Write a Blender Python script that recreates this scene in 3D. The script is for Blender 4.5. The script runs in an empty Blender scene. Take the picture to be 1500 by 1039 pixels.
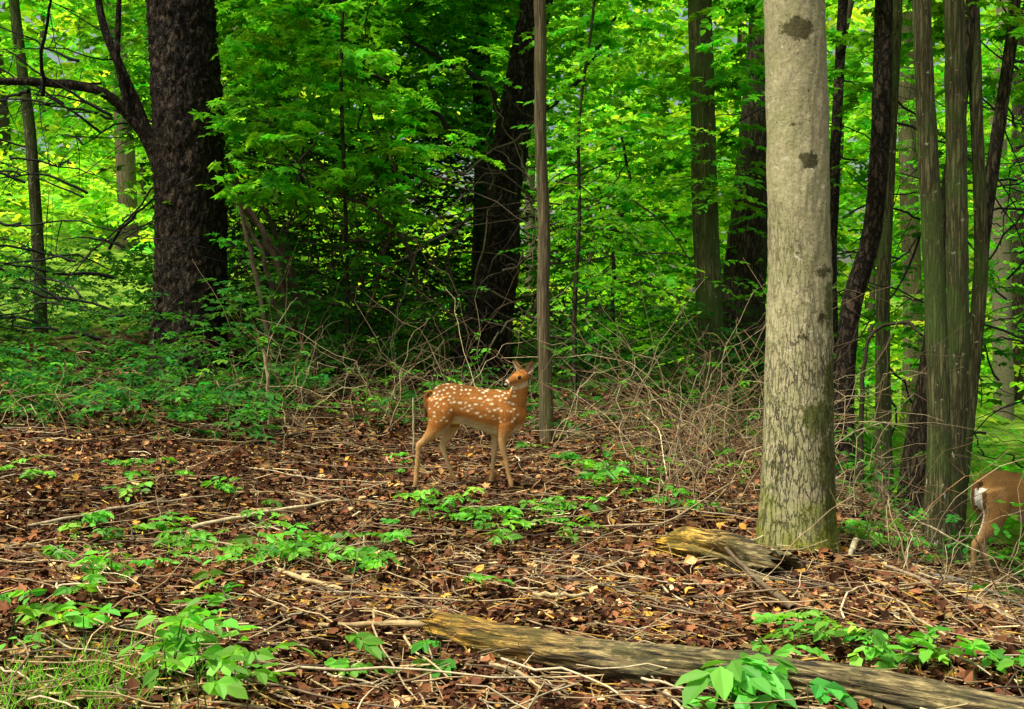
import bpy, bmesh, math, numpy as np
from mathutils import Vector, noise as mnoise
rng = np.random.default_rng(7)
scene = bpy.context.scene
scene.view_settings.view_transform='Standard'; scene.view_settings.look='None'; scene.view_settings.exposure=0
col = scene.collection
U = lambda a,b,n=None: rng.uniform(a,b,n)

# ------------------------------------------------------------ terrain
def H(x,y):
    x=np.asarray(x,float); y=np.asarray(y,float)
    yy=np.clip(y-5,0,65)
    rise=np.clip(.085-.02*x,.08,.15)
    far=.07+np.clip((-x-2)/8,0,1)*.12
    z=.08+rise*np.minimum(yy,8)+far*np.maximum(yy-8,0)
    t=np.clip((x-1.5)/2.9,0,1)
    z=z-1.5*((t*t*(3-2*t))*0.55+t*0.45)
    z=z+.018*np.sin(2.1*x+1.3*y)+.014*np.sin(3.7*x-2.9*y+1)+.01*np.sin(7*x+5*y)
    return z

# ------------------------------------------------------------ mesh helpers
def make_mesh(name, V, F, C=None, mat=None, smooth=False, parent=None):
    V=np.asarray(V,np.float32); F=np.asarray(F,np.int32)
    me=bpy.data.meshes.new(name)
    k=F.shape[1]
    me.vertices.add(len(V)); me.vertices.foreach_set('co',V.ravel())
    me.loops.add(F.size); me.loops.foreach_set('vertex_index',F.ravel())
    me.polygons.add(len(F)); me.polygons.foreach_set('loop_start',np.arange(0,F.size,k,dtype=np.int32))
    me.polygons.foreach_set('loop_total',np.full(len(F),k,np.int32))
    me.update(calc_edges=True)
    me.polygons.foreach_set('use_smooth',np.full(len(F),smooth,bool))
    if C is not None:
        a=me.color_attributes.new('Col','FLOAT_COLOR','POINT')
        cc=np.ones((len(V),4),np.float32); cc[:,:3]=C
        a.data.foreach_set('color',cc.ravel())
    if mat: me.materials.append(mat)
    ob=bpy.data.objects.new(name,me); col.objects.link(ob)
    if parent: ob.parent=parent
    return ob

def nrm(a): return a/np.maximum(np.linalg.norm(a,axis=-1,keepdims=True),1e-9)

def inst(TV,TF,O,D,N,S,C):
    n=len(O); D=nrm(D); Z=nrm(N-(N*D).sum(-1,keepdims=True)*D); Y=np.cross(Z,D)
    S=np.asarray(S)
    if S.ndim==1: S=np.stack([S,S,S],1)
    T=TV[None]*S[:,None,:]
    V=O[:,None]+T[...,0:1]*D[:,None]+T[...,1:2]*Y[:,None]+T[...,2:3]*Z[:,None]
    F=TF[None]+(np.arange(n)*len(TV))[:,None,None]
    CC=np.repeat(C[:,None],len(TV),1)
    return V.reshape(-1,3),F.reshape(-1,TF.shape[1]),CC.reshape(-1,3)

def cat(parts):
    V=[];F=[];C=[];o=0
    for v,f,c in parts:
        V.append(v);F.append(f+o);C.append(c);o+=len(v)
    return np.concatenate(V),np.concatenate(F),np.concatenate(C)

OVAL=(np.array([[0,0,0],[.3,.27,.07],[.68,.22,.05],[1,0,-.08],[.68,-.22,.05],[.3,-.27,.07]],float),np.array([[0,3,2,1],[0,5,4,3]]))
CURL=(np.array([[0,0,0],[.3,.28,.2],[.7,.22,.16],[1,0,.12],[.7,-.24,.06],[.3,-.3,.14]],float),np.array([[0,3,2,1],[0,5,4,3]]))
def maple():
    v=[[0.0,0,0]]
    tips=[(-.05,.5),(.55,.62),(1,0),(.55,-.62),(-.05,-.5)]
    notch=[(-.02,.12),(.2,.36),(.55,.2),(.55,-.2),(.2,-.36),(-.02,-.12)]
    for a,b in notch: v.append([a,b,.05])
    for a,b in tips: v.append([a,b,-.06])
    f=[[0,1+i+1,7+i,1+i] for i in range(5)]
    return np.array(v,float),np.array(f)
MAPLE=maple()
CHIP=(np.array([[0,.5,0],[0,-.4,0],[1,-.5,.0],[1.08,.3,0],[0,.5,.3],[0,-.4,.3],[1,-.5,.3],[1.08,.3,.3]],float),
      np.array([[0,3,2,1],[4,5,6,7],[0,1,5,4],[1,2,6,5],[2,3,7,6],[3,0,4,7]]))
BLADE=(np.array([[0,.5,0],[0,-.5,0],[.5,-.4,.0],[.5,.4,0],[1,-.05,-.12],[1,.05,-.12]],float),np.array([[0,1,2,3],[3,2,4,5]]))

def tubes(P,R,sides=5,C=None):
    n,k,_=P.shape
    T=nrm(np.gradient(P,axis=1))
    ref=np.broadcast_to(np.where(np.abs(nrm(P[:,-1]-P[:,0])[:,None,2:3])>.8,np.array([1.,0,0]),np.array([0,0,1.])),T.shape)
    A=nrm(np.cross(T,ref)); B=np.cross(T,A)
    th=np.linspace(0,2*np.pi,sides,endpoint=False)
    ring=P[:,:,None]+R[:,:,None,None]*(np.cos(th)[:,None]*A[:,:,None]+np.sin(th)[:,None]*B[:,:,None])
    V=ring.reshape(-1,3)
    idx=np.arange(n*k*sides).reshape(n,k,sides)
    a=idx[:,:-1]; b=idx[:,1:]
    F=np.stack([a,np.roll(a,-1,2),np.roll(b,-1,2),b],-1).reshape(-1,4)
    if C is None: C=np.full((n,3),.5)
    CC=np.repeat(C[:,None],k*sides,1).reshape(-1,3)
    return V,F,CC

def resample(pts,k):
    pts=np.array(pts,float); d=np.r_[0,np.cumsum(np.linalg.norm(np.diff(pts[:,:3],axis=0),axis=1))]
    t=np.linspace(0,d[-1],k)
    out=np.stack([np.interp(t,d,pts[:,i]) for i in range(pts.shape[1])],1)
    for _ in range(max(1,k//12)):
        out[1:-1]=.25*out[:-2]+.5*out[1:-1]+.25*out[2:]
    return out

def arcs(p0,d0,L,bend,k=8,wig=.05):
    n=len(p0); t=np.linspace(0,1,k)
    P=p0[:,None]+(d0*L[:,None])[:,None]*t[None,:,None]+(bend*L[:,None])[:,None]*(t**2)[None,:,None]
    w=rng.normal(0,1,(n,k,3))*wig*L[:,None,None]*.3; w=np.cumsum(w,1)*.5; w[:,0]=0
    return P+w

def sprays(P,nl,Lt,ls,basecol,var=.3,az=None,tilt=.38,droop=.25,tmpl=OVAL,rise=0.0,hue=.22):
    S=len(P)
    if az is None: az=U(0,2*np.pi,S)
    Lt=np.asarray(Lt)*U(.6,1.3,S)
    t=np.tile(np.linspace(.12,1,nl),(S,1))+rng.normal(0,.05,(S,nl))
    side=np.tile(np.where(np.arange(nl)%2==0,1,-1),(S,1)).astype(float); side[:,-1]=0
    dirx=np.stack([np.cos(az),np.sin(az),np.zeros(S)],1)
    pit=U(-.2,.3,S)+rise
    O=P[:,None]+dirx[:,None]*(t*Lt[:,None])[...,None]
    O[...,2]+=(pit[:,None]*t-droop*t*t)*Lt[:,None]
    la=az[:,None]+side*U(.6,1.2,(S,nl))+rng.normal(0,.2,(S,nl))
    D=np.stack([np.cos(la),np.sin(la),-U(-.1,.6,(S,nl))],-1)
    N=np.zeros((S,nl,3)); N[...,2]=1; N+=rng.normal(0,tilt,(S,nl,3))+rng.normal(0,tilt*.6,(S,1,3))
    sc=ls*U(.6,1.25,(S,nl))*U(.8,1.2,(S,1))
    b=np.array(basecol)
    br=np.exp(rng.normal(0,var,(S,1,1))+rng.normal(0,var*.5,(S,nl,1)))
    hu=rng.normal(0,hue,(S,1,1))+rng.normal(0,hue*.3,(S,nl,1))
    C=b*br*np.concatenate([1+hu,np.ones_like(hu),1-.3*hu],-1)
    C=np.clip(C,.003,.6)
    return inst(tmpl[0],tmpl[1],O.reshape(-1,3),D.reshape(-1,3),N.reshape(-1,3),sc.reshape(-1),C.reshape(-1,3))

def clump_points(centers,rad,per,flat=.6):
    n=len(centers); d=rng.normal(0,1,(n,per,3)); d=nrm(d)*(U(0,1,(n,per,1))**.45)
    rad=np.broadcast_to(np.asarray(rad,float),(n,))
    d=d*rad[:,None,None]*np.array([1,1,flat])
    return (centers[:,None]+d).reshape(-1,3)

# ------------------------------------------------------------ materials
def newmat(name):
    m=bpy.data.materials.new(name); m.use_nodes=True; nt=m.node_tree; nt.nodes.clear()
    out=nt.nodes.new('ShaderNodeOutputMaterial'); return m,nt,out
def N_(nt,t,**kw):
    n=nt.nodes.new(t)
    for k,v in kw.items():
        if k in n.inputs.keys(): n.inputs[k].default_value=v
        else: setattr(n,k,v)
    return n
def L_(nt,a,b): nt.links.new(a,b)

def leafmat(name,trans=.45,gain=1.8,glossy=False):
    m,nt,out=newmat(name)
    at=N_(nt,'ShaderNodeAttribute',attribute_name='Col')
    if glossy:
        p=N_(nt,'ShaderNodeBsdfPrincipled'); p.inputs['Roughness'].default_value=.5
        p.inputs['Specular IOR Level'].default_value=.25; L_(nt,at.outputs['Color'],p.inputs['Base Color'])
    else:
        p=N_(nt,'ShaderNodeBsdfDiffuse'); L_(nt,at.outputs['Color'],p.inputs['Color'])
    if trans>0:
        mul=N_(nt,'ShaderNodeMix',data_type='RGBA',blend_type='MULTIPLY'); mul.inputs[0].default_value=1
        mul.inputs[7].default_value=(gain*1.2,gain*1.2,gain*.4,1)
        L_(nt,at.outputs['Color'],mul.inputs[6])
        tr=N_(nt,'ShaderNodeBsdfTranslucent'); L_(nt,mul.outputs[2],tr.inputs['Color'])
        mx=N_(nt,'ShaderNodeMixShader'); mx.inputs[0].default_value=trans
        L_(nt,p.outputs[0],mx.inputs[1]); L_(nt,tr.outputs[0],mx.inputs[2]); L_(nt,mx.outputs[0],out.inputs[0])
    else: L_(nt,p.outputs[0],out.inputs[0])
    return m
def colmat(name,rough=.8,scale=60,spec=.2,detailmix=.35):
    m,nt,out=newmat(name)
    at=N_(nt,'ShaderNodeAttribute',attribute_name='Col')
    tc=N_(nt,'ShaderNodeTexCoord')
    no=N_(nt,'ShaderNodeTexNoise',Scale=scale,Detail=3.0); L_(nt,tc.outputs['Object'],no.inputs['Vector'])
    mr=N_(nt,'ShaderNodeMapRange'); mr.inputs[1].default_value=.3; mr.inputs[2].default_value=.7
    mr.inputs[3].default_value=1-detailmix; mr.inputs[4].default_value=1+detailmix
    L_(nt,no.outputs[0],mr.inputs[0])
    vm=N_(nt,'ShaderNodeVectorMath',operation='SCALE'); L_(nt,at.outputs['Color'],vm.inputs[0]); L_(nt,mr.outputs[0],vm.inputs['Scale'])
    p=N_(nt,'ShaderNodeBsdfPrincipled'); p.inputs['Roughness'].default_value=rough; p.inputs['Specular IOR Level'].default_value=spec
    L_(nt,vm.outputs[0],p.inputs['Base Color'])
    L_(nt,p.outputs[0],out.inputs[0]); return m

def barkmat(name,c_dark,c_light,sx=14,sz=3,bump=.03,moss=None,lichen=0,moss_amt=.5,moss_base=None,knots=False,crackz=None,warp=.35,edge=.22,blotch=None):
    m,nt,out=newmat(name)
    tc=N_(nt,'ShaderNodeTexCoord')
    mp=N_(nt,'ShaderNodeMapping'); mp.inputs['Scale'].default_value=(sx,sx,sz); L_(nt,tc.outputs['Object'],mp.inputs[0])
    n1=N_(nt,'ShaderNodeTexNoise',Scale=1.1,Detail=5.0,Roughness=.65)
    L_(nt,mp.outputs[0],n1.inputs['Vector'])
    add=N_(nt,'ShaderNodeMix',data_type='RGBA',blend_type='LINEAR_LIGHT'); add.inputs[0].default_value=warp; add.clamp_result=False
    L_(nt,mp.outputs[0],add.inputs[6]); L_(nt,n1.outputs['Color'],add.inputs[7])
    vo=N_(nt,'ShaderNodeTexVoronoi',feature='DISTANCE_TO_EDGE',Scale=1.6); L_(nt,add.outputs[2],vo.inputs['Vector'])
    cr=N_(nt,'ShaderNodeMapRange'); cr.inputs[1].default_value=0; cr.inputs[2].default_value=edge; L_(nt,vo.outputs['Distance'],cr.inputs[0])
    n2=N_(nt,'ShaderNodeTexNoise',Scale=45.0,Detail=5.0,Roughness=.65); L_(nt,tc.outputs['Object'],n2.inputs['Vector'])
    n3=N_(nt,'ShaderNodeTexNoise',Scale=3.0,Detail=6.0,Roughness=.65); L_(nt,tc.outputs['Object'],n3.inputs['Vector'])
    crv=cr.outputs[0]
    sep=N_(nt,'ShaderNodeSeparateXYZ'); L_(nt,tc.outputs['Object'],sep.inputs[0])
    if crackz:
        z=N_(nt,'ShaderNodeMapRange'); z.inputs[1].default_value=crackz[0]; z.inputs[2].default_value=crackz[1]; z.inputs[3].default_value=.0; z.inputs[4].default_value=.9
        zz=N_(nt,'ShaderNodeMath',operation='MULTIPLY_ADD'); L_(nt,n3.outputs[0],zz.inputs[0]); zz.inputs[1].default_value=3.2; L_(nt,sep.outputs[2],zz.inputs[2])
        L_(nt,zz.outputs[0],z.inputs[0])
        mx=N_(nt,'ShaderNodeMath',operation='MAXIMUM'); L_(nt,crv,mx.inputs[0]); L_(nt,z.outputs[0],mx.inputs[1]); crv=mx.outputs[0]
    hgt=N_(nt,'ShaderNodeMath',operation='MULTIPLY_ADD'); L_(nt,n2.outputs[0],hgt.inputs[0]); hgt.inputs[1].default_value=.45; L_(nt,crv,hgt.inputs[2])
    f=N_(nt,'ShaderNodeMath',operation='MULTIPLY'); L_(nt,crv,f.inputs[0])
    m3=N_(nt,'ShaderNodeMapRange'); m3.inputs[1].default_value=.3; m3.inputs[2].default_value=.7; m3.inputs[3].default_value=.35; m3.inputs[4].default_value=1.15
    mixn=N_(nt,'ShaderNodeMath',operation='ADD'); L_(nt,n2.outputs[0],mixn.inputs[0]); L_(nt,n3.outputs[0],mixn.inputs[1])
    hf=N_(nt,'ShaderNodeMath',operation='MULTIPLY'); hf.inputs[1].default_value=.5; L_(nt,mixn.outputs[0],hf.inputs[0]); L_(nt,hf.outputs[0],m3.inputs[0])
    L_(nt,m3.outputs[0],f.inputs[1])
    mc=N_(nt,'ShaderNodeMix',data_type='RGBA'); mc.inputs[6].default_value=(*c_dark,1); mc.inputs[7].default_value=(*c_light,1); L_(nt,f.outputs[0],mc.inputs[0])
    c=mc.outputs[2]
    def over(c,fac,colr):
        mx=N_(nt,'ShaderNodeMix',data_type='RGBA'); mx.inputs[7].default_value=(*colr,1); L_(nt,fac,mx.inputs[0]); L_(nt,c,mx.inputs[6]); return mx.outputs[2]
    if blotch:
        nb=N_(nt,'ShaderNodeTexNoise',Scale=7.0,Detail=8.0,Roughness=.75); L_(nt,tc.outputs['Object'],nb.inputs['Vector'])
        r=N_(nt,'ShaderNodeMapRange'); r.inputs[1].default_value=.46; r.inputs[2].default_value=.58; r.inputs[4].default_value=.75; L_(nt,nb.outputs[0],r.inputs[0])
        c=over(c,r.outputs[0],blotch)
        nb=N_(nt,'ShaderNodeTexNoise',Scale=70.0,Detail=3.0,Roughness=.7); L_(nt,tc.outputs['Object'],nb.inputs['Vector'])
        r=N_(nt,'ShaderNodeMapRange'); r.inputs[1].default_value=.6; r.inputs[2].default_value=.66; r.inputs[4].default_value=.7; L_(nt,nb.outputs[0],r.inputs[0])
        c=over(c,r.outputs[0],(.1,.085,.04))
    if lichen:
        wn=N_(nt,'ShaderNodeTexNoise',Scale=14.0,Detail=3.0); L_(nt,tc.outputs['Object'],wn.inputs['Vector'])
        wa=N_(nt,'ShaderNodeMix',data_type='RGBA',blend_type='LINEAR_LIGHT'); wa.inputs[0].default_value=.06; wa.clamp_result=False
        L_(nt,tc.outputs['Object'],wa.inputs[6]); L_(nt,wn.outputs['Color'],wa.inputs[7])
        v2=N_(nt,'ShaderNodeTexVoronoi',Scale=lichen); L_(nt,wa.outputs[2],v2.inputs['Vector'])
        g=N_(nt,'ShaderNodeSeparateColor'); L_(nt,v2.outputs['Color'],g.inputs[0])
        dr=N_(nt,'ShaderNodeMath',operation='MULTIPLY_ADD'); L_(nt,g.outputs[1],dr.inputs[0]); dr.inputs[1].default_value=.16; L_(nt,v2.outputs['Distance'],dr.inputs[2])
        l=N_(nt,'ShaderNodeMapRange'); l.inputs[1].default_value=.3; l.inputs[2].default_value=.22; l.inputs[4].default_value=.75; L_(nt,dr.outputs[0],l.inputs[0])
        gt=N_(nt,'ShaderNodeMath',operation='GREATER_THAN'); gt.inputs[1].default_value=.74; L_(nt,g.outputs[0],gt.inputs[0])
        mm=N_(nt,'ShaderNodeMath',operation='MULTIPLY'); L_(nt,l.outputs[0],mm.inputs[0]); L_(nt,gt.outputs[0],mm.inputs[1])
        c=over(c,mm.outputs[0],(.66,.68,.52))
    if moss:
        n4=N_(nt,'ShaderNodeTexNoise',Scale=2.2,Detail=8.0,Roughness=.7); L_(nt,tc.outputs['Object'],n4.inputs['Vector'])
        r=N_(nt,'ShaderNodeMapRange'); r.inputs[1].default_value=.62-.2*moss_amt; r.inputs[2].default_value=.74-.2*moss_amt; r.inputs[4].default_value=.85; L_(nt,n4.outputs[0],r.inputs[0])
        c=over(c,r.outputs[0],moss)
    if moss_base:
        r=N_(nt,'ShaderNodeMath',operation='MULTIPLY_ADD'); L_(nt,n3.outputs[0],r.inputs[0]); r.inputs[1].default_value=-1.3; L_(nt,sep.outputs[2],r.inputs[2])
        r2=N_(nt,'ShaderNodeMapRange'); r2.inputs[1].default_value=moss_base; r2.inputs[2].default_value=moss_base-.25; r2.inputs[4].default_value=.9; L_(nt,r.outputs[0],r2.inputs[0])
        c=over(c,r2.outputs[0],(.2,.23,.015))
    if knots:
        at=N_(nt,'ShaderNodeAttribute',attribute_name='Col')
        sc=N_(nt,'ShaderNodeSeparateColor'); L_(nt,at.outputs['Color'],sc.inputs[0])
        n5=N_(nt,'ShaderNodeTexNoise',Scale=28.0,Detail=6.0,Roughness=.75); L_(nt,tc.outputs['Object'],n5.inputs['Vector'])
        for ch,colr in ((0,(.06,.055,.02)),(1,(.1,.12,.025))):
            ad=N_(nt,'ShaderNodeMath',operation='MULTIPLY_ADD'); L_(nt,n5.outputs[0],ad.inputs[0]); ad.inputs[1].default_value=2.2; L_(nt,sc.outputs[ch],ad.inputs[2])
            r=N_(nt,'ShaderNodeMapRange'); r.inputs[1].default_value=1.5; r.inputs[2].default_value=1.75; r.inputs[4].default_value=.9; L_(nt,ad.outputs[0],r.inputs[0])
            c=over(c,r.outputs[0],colr)
    p=N_(nt,'ShaderNodeBsdfPrincipled'); p.inputs['Roughness'].default_value=.88; p.inputs['Specular IOR Level'].default_value=.2
    L_(nt,c,p.inputs['Base Color'])
    b=N_(nt,'ShaderNodeBump',Strength=.9,Distance=bump); L_(nt,hgt.outputs[0],b.inputs['Height']); L_(nt,b.outputs[0],p.inputs['Normal'])
    L_(nt,p.outputs[0],out.inputs[0]); return m

M_leaf=leafmat('leaf_green'); M_leaf_near=leafmat('leaf_seedling',trans=.35,glossy=True); M_leaf_far=leafmat('leaf_far',trans=.5,gain=1.9)
M_litter=leafmat('leaf_litter_brown',trans=0)
M_twig=colmat('twig_bark',rough=.8,scale=40)
M_dark=barkmat('bark_dark',(.008,.006,.004),(.11,.08,.055),sx=13,sz=5,bump=.04,warp=1.1,edge=.24)
M_mid=barkmat('bark_brown',(.012,.01,.006),(.12,.095,.055),sx=20,sz=4,bump=.015,warp=.9,moss=(.06,.09,.025),moss_amt=.5)
M_green=barkmat('bark_greenish',(.045,.045,.02),(.21,.2,.09),sx=30,sz=2.2,bump=.006,warp=.8,moss=(.08,.13,.03),moss_amt=.7,lichen=26)
M_light=barkmat('bark_light',(.04,.033,.016),(.56,.51,.31),sx=30,sz=6,bump=.011,lichen=30,moss_base=-.2,knots=True,crackz=(2.3,3.4),warp=.7,edge=.08,blotch=(.33,.33,.16))
M_pole=barkmat('bark_pole',(.09,.07,.04),(.27,.22,.13),sx=40,sz=1.6,bump=.004,warp=.8,moss=(.12,.13,.04),moss_amt=.45)

# ------------------------------------------------------------ ground
def axis(lo,hi,n,c,p=2.2):
    t=np.linspace(-1,1,n); s=np.sign(t)*np.abs(t)**p
    return np.where(s<0,c+s*(c-lo),c+s*(hi-c))
gx=axis(-150,150,420,0,2.6); gy=axis(-40,260,420,5.5,2.6)
X,Y=np.meshgrid(gx,gy); Z=H(X,Y)
Z=Z+.012*np.sin(23*X+4*np.sin(9*Y))*np.sin(19*Y+3*np.sin(11*X))
idx=np.arange(X.size).reshape(X.shape)
F=np.stack([idx[:-1,:-1],idx[:-1,1:],idx[1:,1:],idx[1:,:-1]],-1).reshape(-1,4)
g=np.clip((Y-10)/4,0,1); g=np.maximum(g,np.clip((X-2.6)/1.5,0,1)*np.clip((Y-8)/3,0,1))
C=np.stack([g,g,g],-1).reshape(-1,3)
m,nt,out=newmat('forest_floor')
at=N_(nt,'ShaderNodeAttribute',attribute_name='Col'); tc=N_(nt,'ShaderNodeTexCoord')
n1=N_(nt,'ShaderNodeTexNoise',Scale=18.0,Detail=8.0,Roughness=.7); L_(nt,tc.outputs['Object'],n1.inputs[0])
cr=N_(nt,'ShaderNodeValToRGB'); L_(nt,n1.outputs[0],cr.inputs[0])
e=cr.color_ramp.elements; e[0].position=.35; e[0].color=(.02,.012,.007,1); e[1].position=.7; e[1].color=(.13,.075,.045,1)
n2=N_(nt,'ShaderNodeTexNoise',Scale=1.2,Detail=10.0,Roughness=.75); L_(nt,tc.outputs['Object'],n2.inputs[0])
cg=N_(nt,'ShaderNodeValToRGB'); L_(nt,n2.outputs[0],cg.inputs[0])
e=cg.color_ramp.elements; e[0].position=.38; e[0].color=(.04,.09,.012,1); e[1].position=.62; e[1].color=(.26,.42,.05,1)
n3=N_(nt,'ShaderNodeMath',operation='ADD'); L_(nt,at.outputs['Fac'],n3.inputs[0]); L_(nt,n2.outputs[0],n3.inputs[1])
mr=N_(nt,'ShaderNodeMapRange'); mr.inputs[1].default_value=.75; mr.inputs[2].default_value=1.1; L_(nt,n3.outputs[0],mr.inputs[0])
mx=N_(nt,'ShaderNodeMix',data_type='RGBA'); L_(nt,mr.outputs[0],mx.inputs[0]); L_(nt,cr.outputs[0],mx.inputs[6]); L_(nt,cg.outputs[0],mx.inputs[7])
p=N_(nt,'ShaderNodeBsdfDiffuse'); L_(nt,mx.outputs[2],p.inputs['Color'])
b=N_(nt,'ShaderNodeBump',Strength=.7,Distance=.03); L_(nt,n1.outputs[0],b.inputs['Height']); L_(nt,b.outputs[0],p.inputs['Normal']); L_(nt,p.outputs[0],out.inputs[0])
make_mesh('ground',np.stack([X,Y,Z],-1).reshape(-1,3),F,C,m,smooth=True)

# ------------------------------------------------------------ litter
def ground_pts(n,y0,y1):
    y=y0+(y1-y0)*U(0,1,n)**1.25
    half=np.maximum(1.6,y*.55)
    x=U(-1,1,n)*half
    return np.stack([x,y,H(x,y)],1)
n=72000
P=ground_pts(n,1.6,10.5); P[:,2]+=U(.0,.035,n)
az=U(0,2*np.pi,n); D=np.stack([np.cos(az),np.sin(az),rng.normal(0,.35,n)],1)
Nn=np.stack([rng.normal(0,.5,n),rng.normal(0,.5,n),np.ones(n)],1)
pal=np.array([[.085,.037,.022],[.135,.056,.032],[.2,.085,.042],[.035,.017,.011],[.32,.18,.08],[.5,.35,.16],[.24,.1,.04],[.48,.26,.05]])
w=np.array([.22,.22,.17,.19,.08,.03,.06,.03]); w/=w.sum()
Cc=pal[rng.choice(len(pal),n,p=w)]*np.exp(rng.normal(0,.38,(n,1)))
Cc*=(1+.32*np.sin(1.7*P[:,0]+.9*P[:,1])*np.sin(2.3*P[:,1]-1.1*P[:,0]+2)+.18*np.sin(5.1*P[:,0]+1)*np.sin(4.3*P[:,1]))[:,None]
sel=rng.random(n)<.5
S=U(.022,.06,n); S3=np.stack([S,S*U(.8,1.2,n),S*U(.4,2.4,n)],1)
a=inst(*CURL,P[sel],D[sel],Nn[sel],S3[sel],Cc[sel])
bq=inst(*MAPLE,P[~sel],D[~sel],Nn[~sel],S3[~sel]*.85,Cc[~sel])
n=20000
P=ground_pts(n,1.6,9.5); P[:,2]+=U(.015,.05,n)
az=U(0,2*np.pi,n); az=np.where(rng.random(n)<.6,rng.normal(-.5,.5,n),az); D=np.stack([np.cos(az),np.sin(az),rng.normal(0,.15,n)],1)
Nn=np.stack([rng.normal(0,.5,n),rng.normal(0,.5,n),np.ones(n)],1)
pal=np.array([[.42,.31,.15],[.3,.2,.1],[.55,.44,.24],[.52,.33,.07],[.2,.13,.07]])
Cc=pal[rng.choice(5,n)]*np.exp(rng.normal(0,.3,(n,1)))
Lc=.015+.14*U(0,1,n)**4
c=inst(*CHIP,P,D,Nn,np.stack([Lc,U(.002,.006,n),U(.003,.008,n)],1),Cc)
V,F,C=cat([a,bq,c]); make_mesh('leaf_litter',V,F,C,M_litter)

n=1700
P=ground_pts(n,1.7,9.5); P[:,2]+=U(.02,.07,n)
az=np.where(rng.random(n)<.55,rng.normal(-.45,.45,n),U(0,6.28,n)); D=np.stack([np.cos(az),np.sin(az),rng.normal(.02,.08,n)],1)
Lc=.1+.7*U(0,1,n)**2.2
Q=arcs(P-D*Lc[:,None]*.5,D,Lc,rng.normal(0,.2,(n,3))*[1,1,.3],k=8,wig=.1)
Q[...,2]=np.maximum(Q[...,2],H(Q[...,0],Q[...,1])+.02)
R=U(.0015,.005,n)[:,None]*np.linspace(1,.5,8)[None]
pal=np.array([[.36,.27,.15],[.28,.2,.12],[.46,.38,.25],[.12,.09,.06]])
parts=[tubes(Q,R,5,pal[rng.choice(4,n)]*np.exp(rng.normal(0,.25,(n,1))))]
def stick(pts,r0,r1,c,k=14,sides=8):
    q=resample(pts,k); q=q+rng.normal(0,1,q.shape)*r0*.25; return tubes(q[None],(np.linspace(r0,r1,k)*U(.85,1.15,k))[None],sides,np.array([c]))
def G(x,y,dz=.0): return (x,y,float(H(x,y))+dz)
parts+=[stick([G(-1.55,5.3,.04),G(-1.3,5.5,.06),G(-1.1,5.6,.05),G(-.9,5.75,.06)],.013,.006,(.48,.4,.25)),
 stick([G(-.98,4.5,.03),G(-.8,4.3,.05),G(-.66,4.25,.04)],.013,.009,(.46,.35,.18)),
 stick([G(-.62,3.5,.05),G(-.35,3.52,.06),G(-.2,3.5,.08)],.007,.013,(.38,.28,.14)),
 stick([G(-.1,3.3,.04),G(.02,3.15,.05),G(.08,3.05,.04)],.012,.006,(.46,.35,.18)),
 stick([G(.08,3.95,.05),G(.2,3.93,.06),G(.3,4.0,.05)],.01,.005,(.5,.4,.22)),
 stick([G(.84,4.3,.14),G(.9,4.05,.08),G(.97,3.75,.04)],.007,.014,(.14,.1,.06)),
 stick([G(-2.3,5.2,.03),G(-1.9,5.5,.06),G(-1.6,5.9,.03)],.008,.004,(.36,.3,.2)),
 stick([G(1.9,5.0,.04),G(2.3,5.2,.1),G(3.2,5.4,.12)],.014,.007,(.22,.2,.16)),
 stick([G(1.5,4.4,.04),G(1.75,3.9,.06),G(2.1,3.5,.04)],.008,.004,(.26,.2,.14)),
 stick([G(1.45,4.7,.03),G(1.52,4.85,.08),G(1.56,4.95,.1)],.011,.013,(.38,.32,.2)),
 stick([G(-1.68,7.6,-.02),(-1.69,7.6,.75),(-1.72,7.6,.95)],.014,.011,(.36,.28,.17)),
 stick([G(-.62,6.9,-.02),(-.62,6.9,.66)],.007,.006,(.42,.36,.22)),
 stick([G(.3,5.3,.02),G(.7,5.0,.1),G(1.1,5.4,.22)],.006,.003,(.36,.27,.16)),
 ]
V,F,C=cat(parts); make_mesh('fallen_sticks',V,F,C,M_twig,smooth=True)

# ------------------------------------------------------------ brambles
def bramble(name,n,x0,x1,y0,y1,L0,L1,cols,r=.0028,up=1.0,bend=.9,leaves=0):
    x=U(x0,x1,n); y=U(y0,y1,n); P=np.stack([x,y,H(x,y)-.01],1)
    az=U(0,6.28,n); D=nrm(np.stack([np.cos(az)*.5,np.sin(az)*.5,np.full(n,up)*U(.7,1.7,n)],1))
    Lc=U(L0,L1,n); B=np.stack([np.cos(az)*.3,np.sin(az)*.3,-U(0,1,n)*bend],1)+rng.normal(0,.18,(n,3))
    Q=arcs(P,D,Lc,B,k=12,wig=.15); Q[...,2]=np.maximum(Q[...,2],H(Q[...,0],Q[...,1])+.005)
    cols=np.array(cols); Cc=cols[rng.choice(len(cols),n)]*np.exp(rng.normal(0,.3,(n,1)))
    R=(r*U(.5,1.6,n))[:,None]*np.linspace(1,.4,12)[None]
    a=tubes(Q,R,4,Cc)
    m=n*3; i=rng.integers(0,n,m); j=rng.integers(2,11,m); p0=Q[i,j]; d=nrm(rng.normal(0,1,(m,3))+[0,0,.3]); l=U(.06,.3,m)
    q=arcs(p0,d,l,rng.normal(0,.25,(m,3)),k=5,wig=.12)
    bb=tubes(q,(r*.5*U(.4,1.1,m))[:,None]*np.linspace(1,.5,5)[None],3,Cc[i])
    V,F,C=cat([a,bb]); ob=make_mesh(name,V,F,C,M_twig,smooth=True)
    if leaves:
        i=rng.integers(0,n,leaves); j=rng.integers(3,12,leaves)
        make_mesh('leaves',*sprays(Q[i,j],6,.14,.04,(.08,.25,.03)),M_leaf,parent=ob)
    return ob
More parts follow.
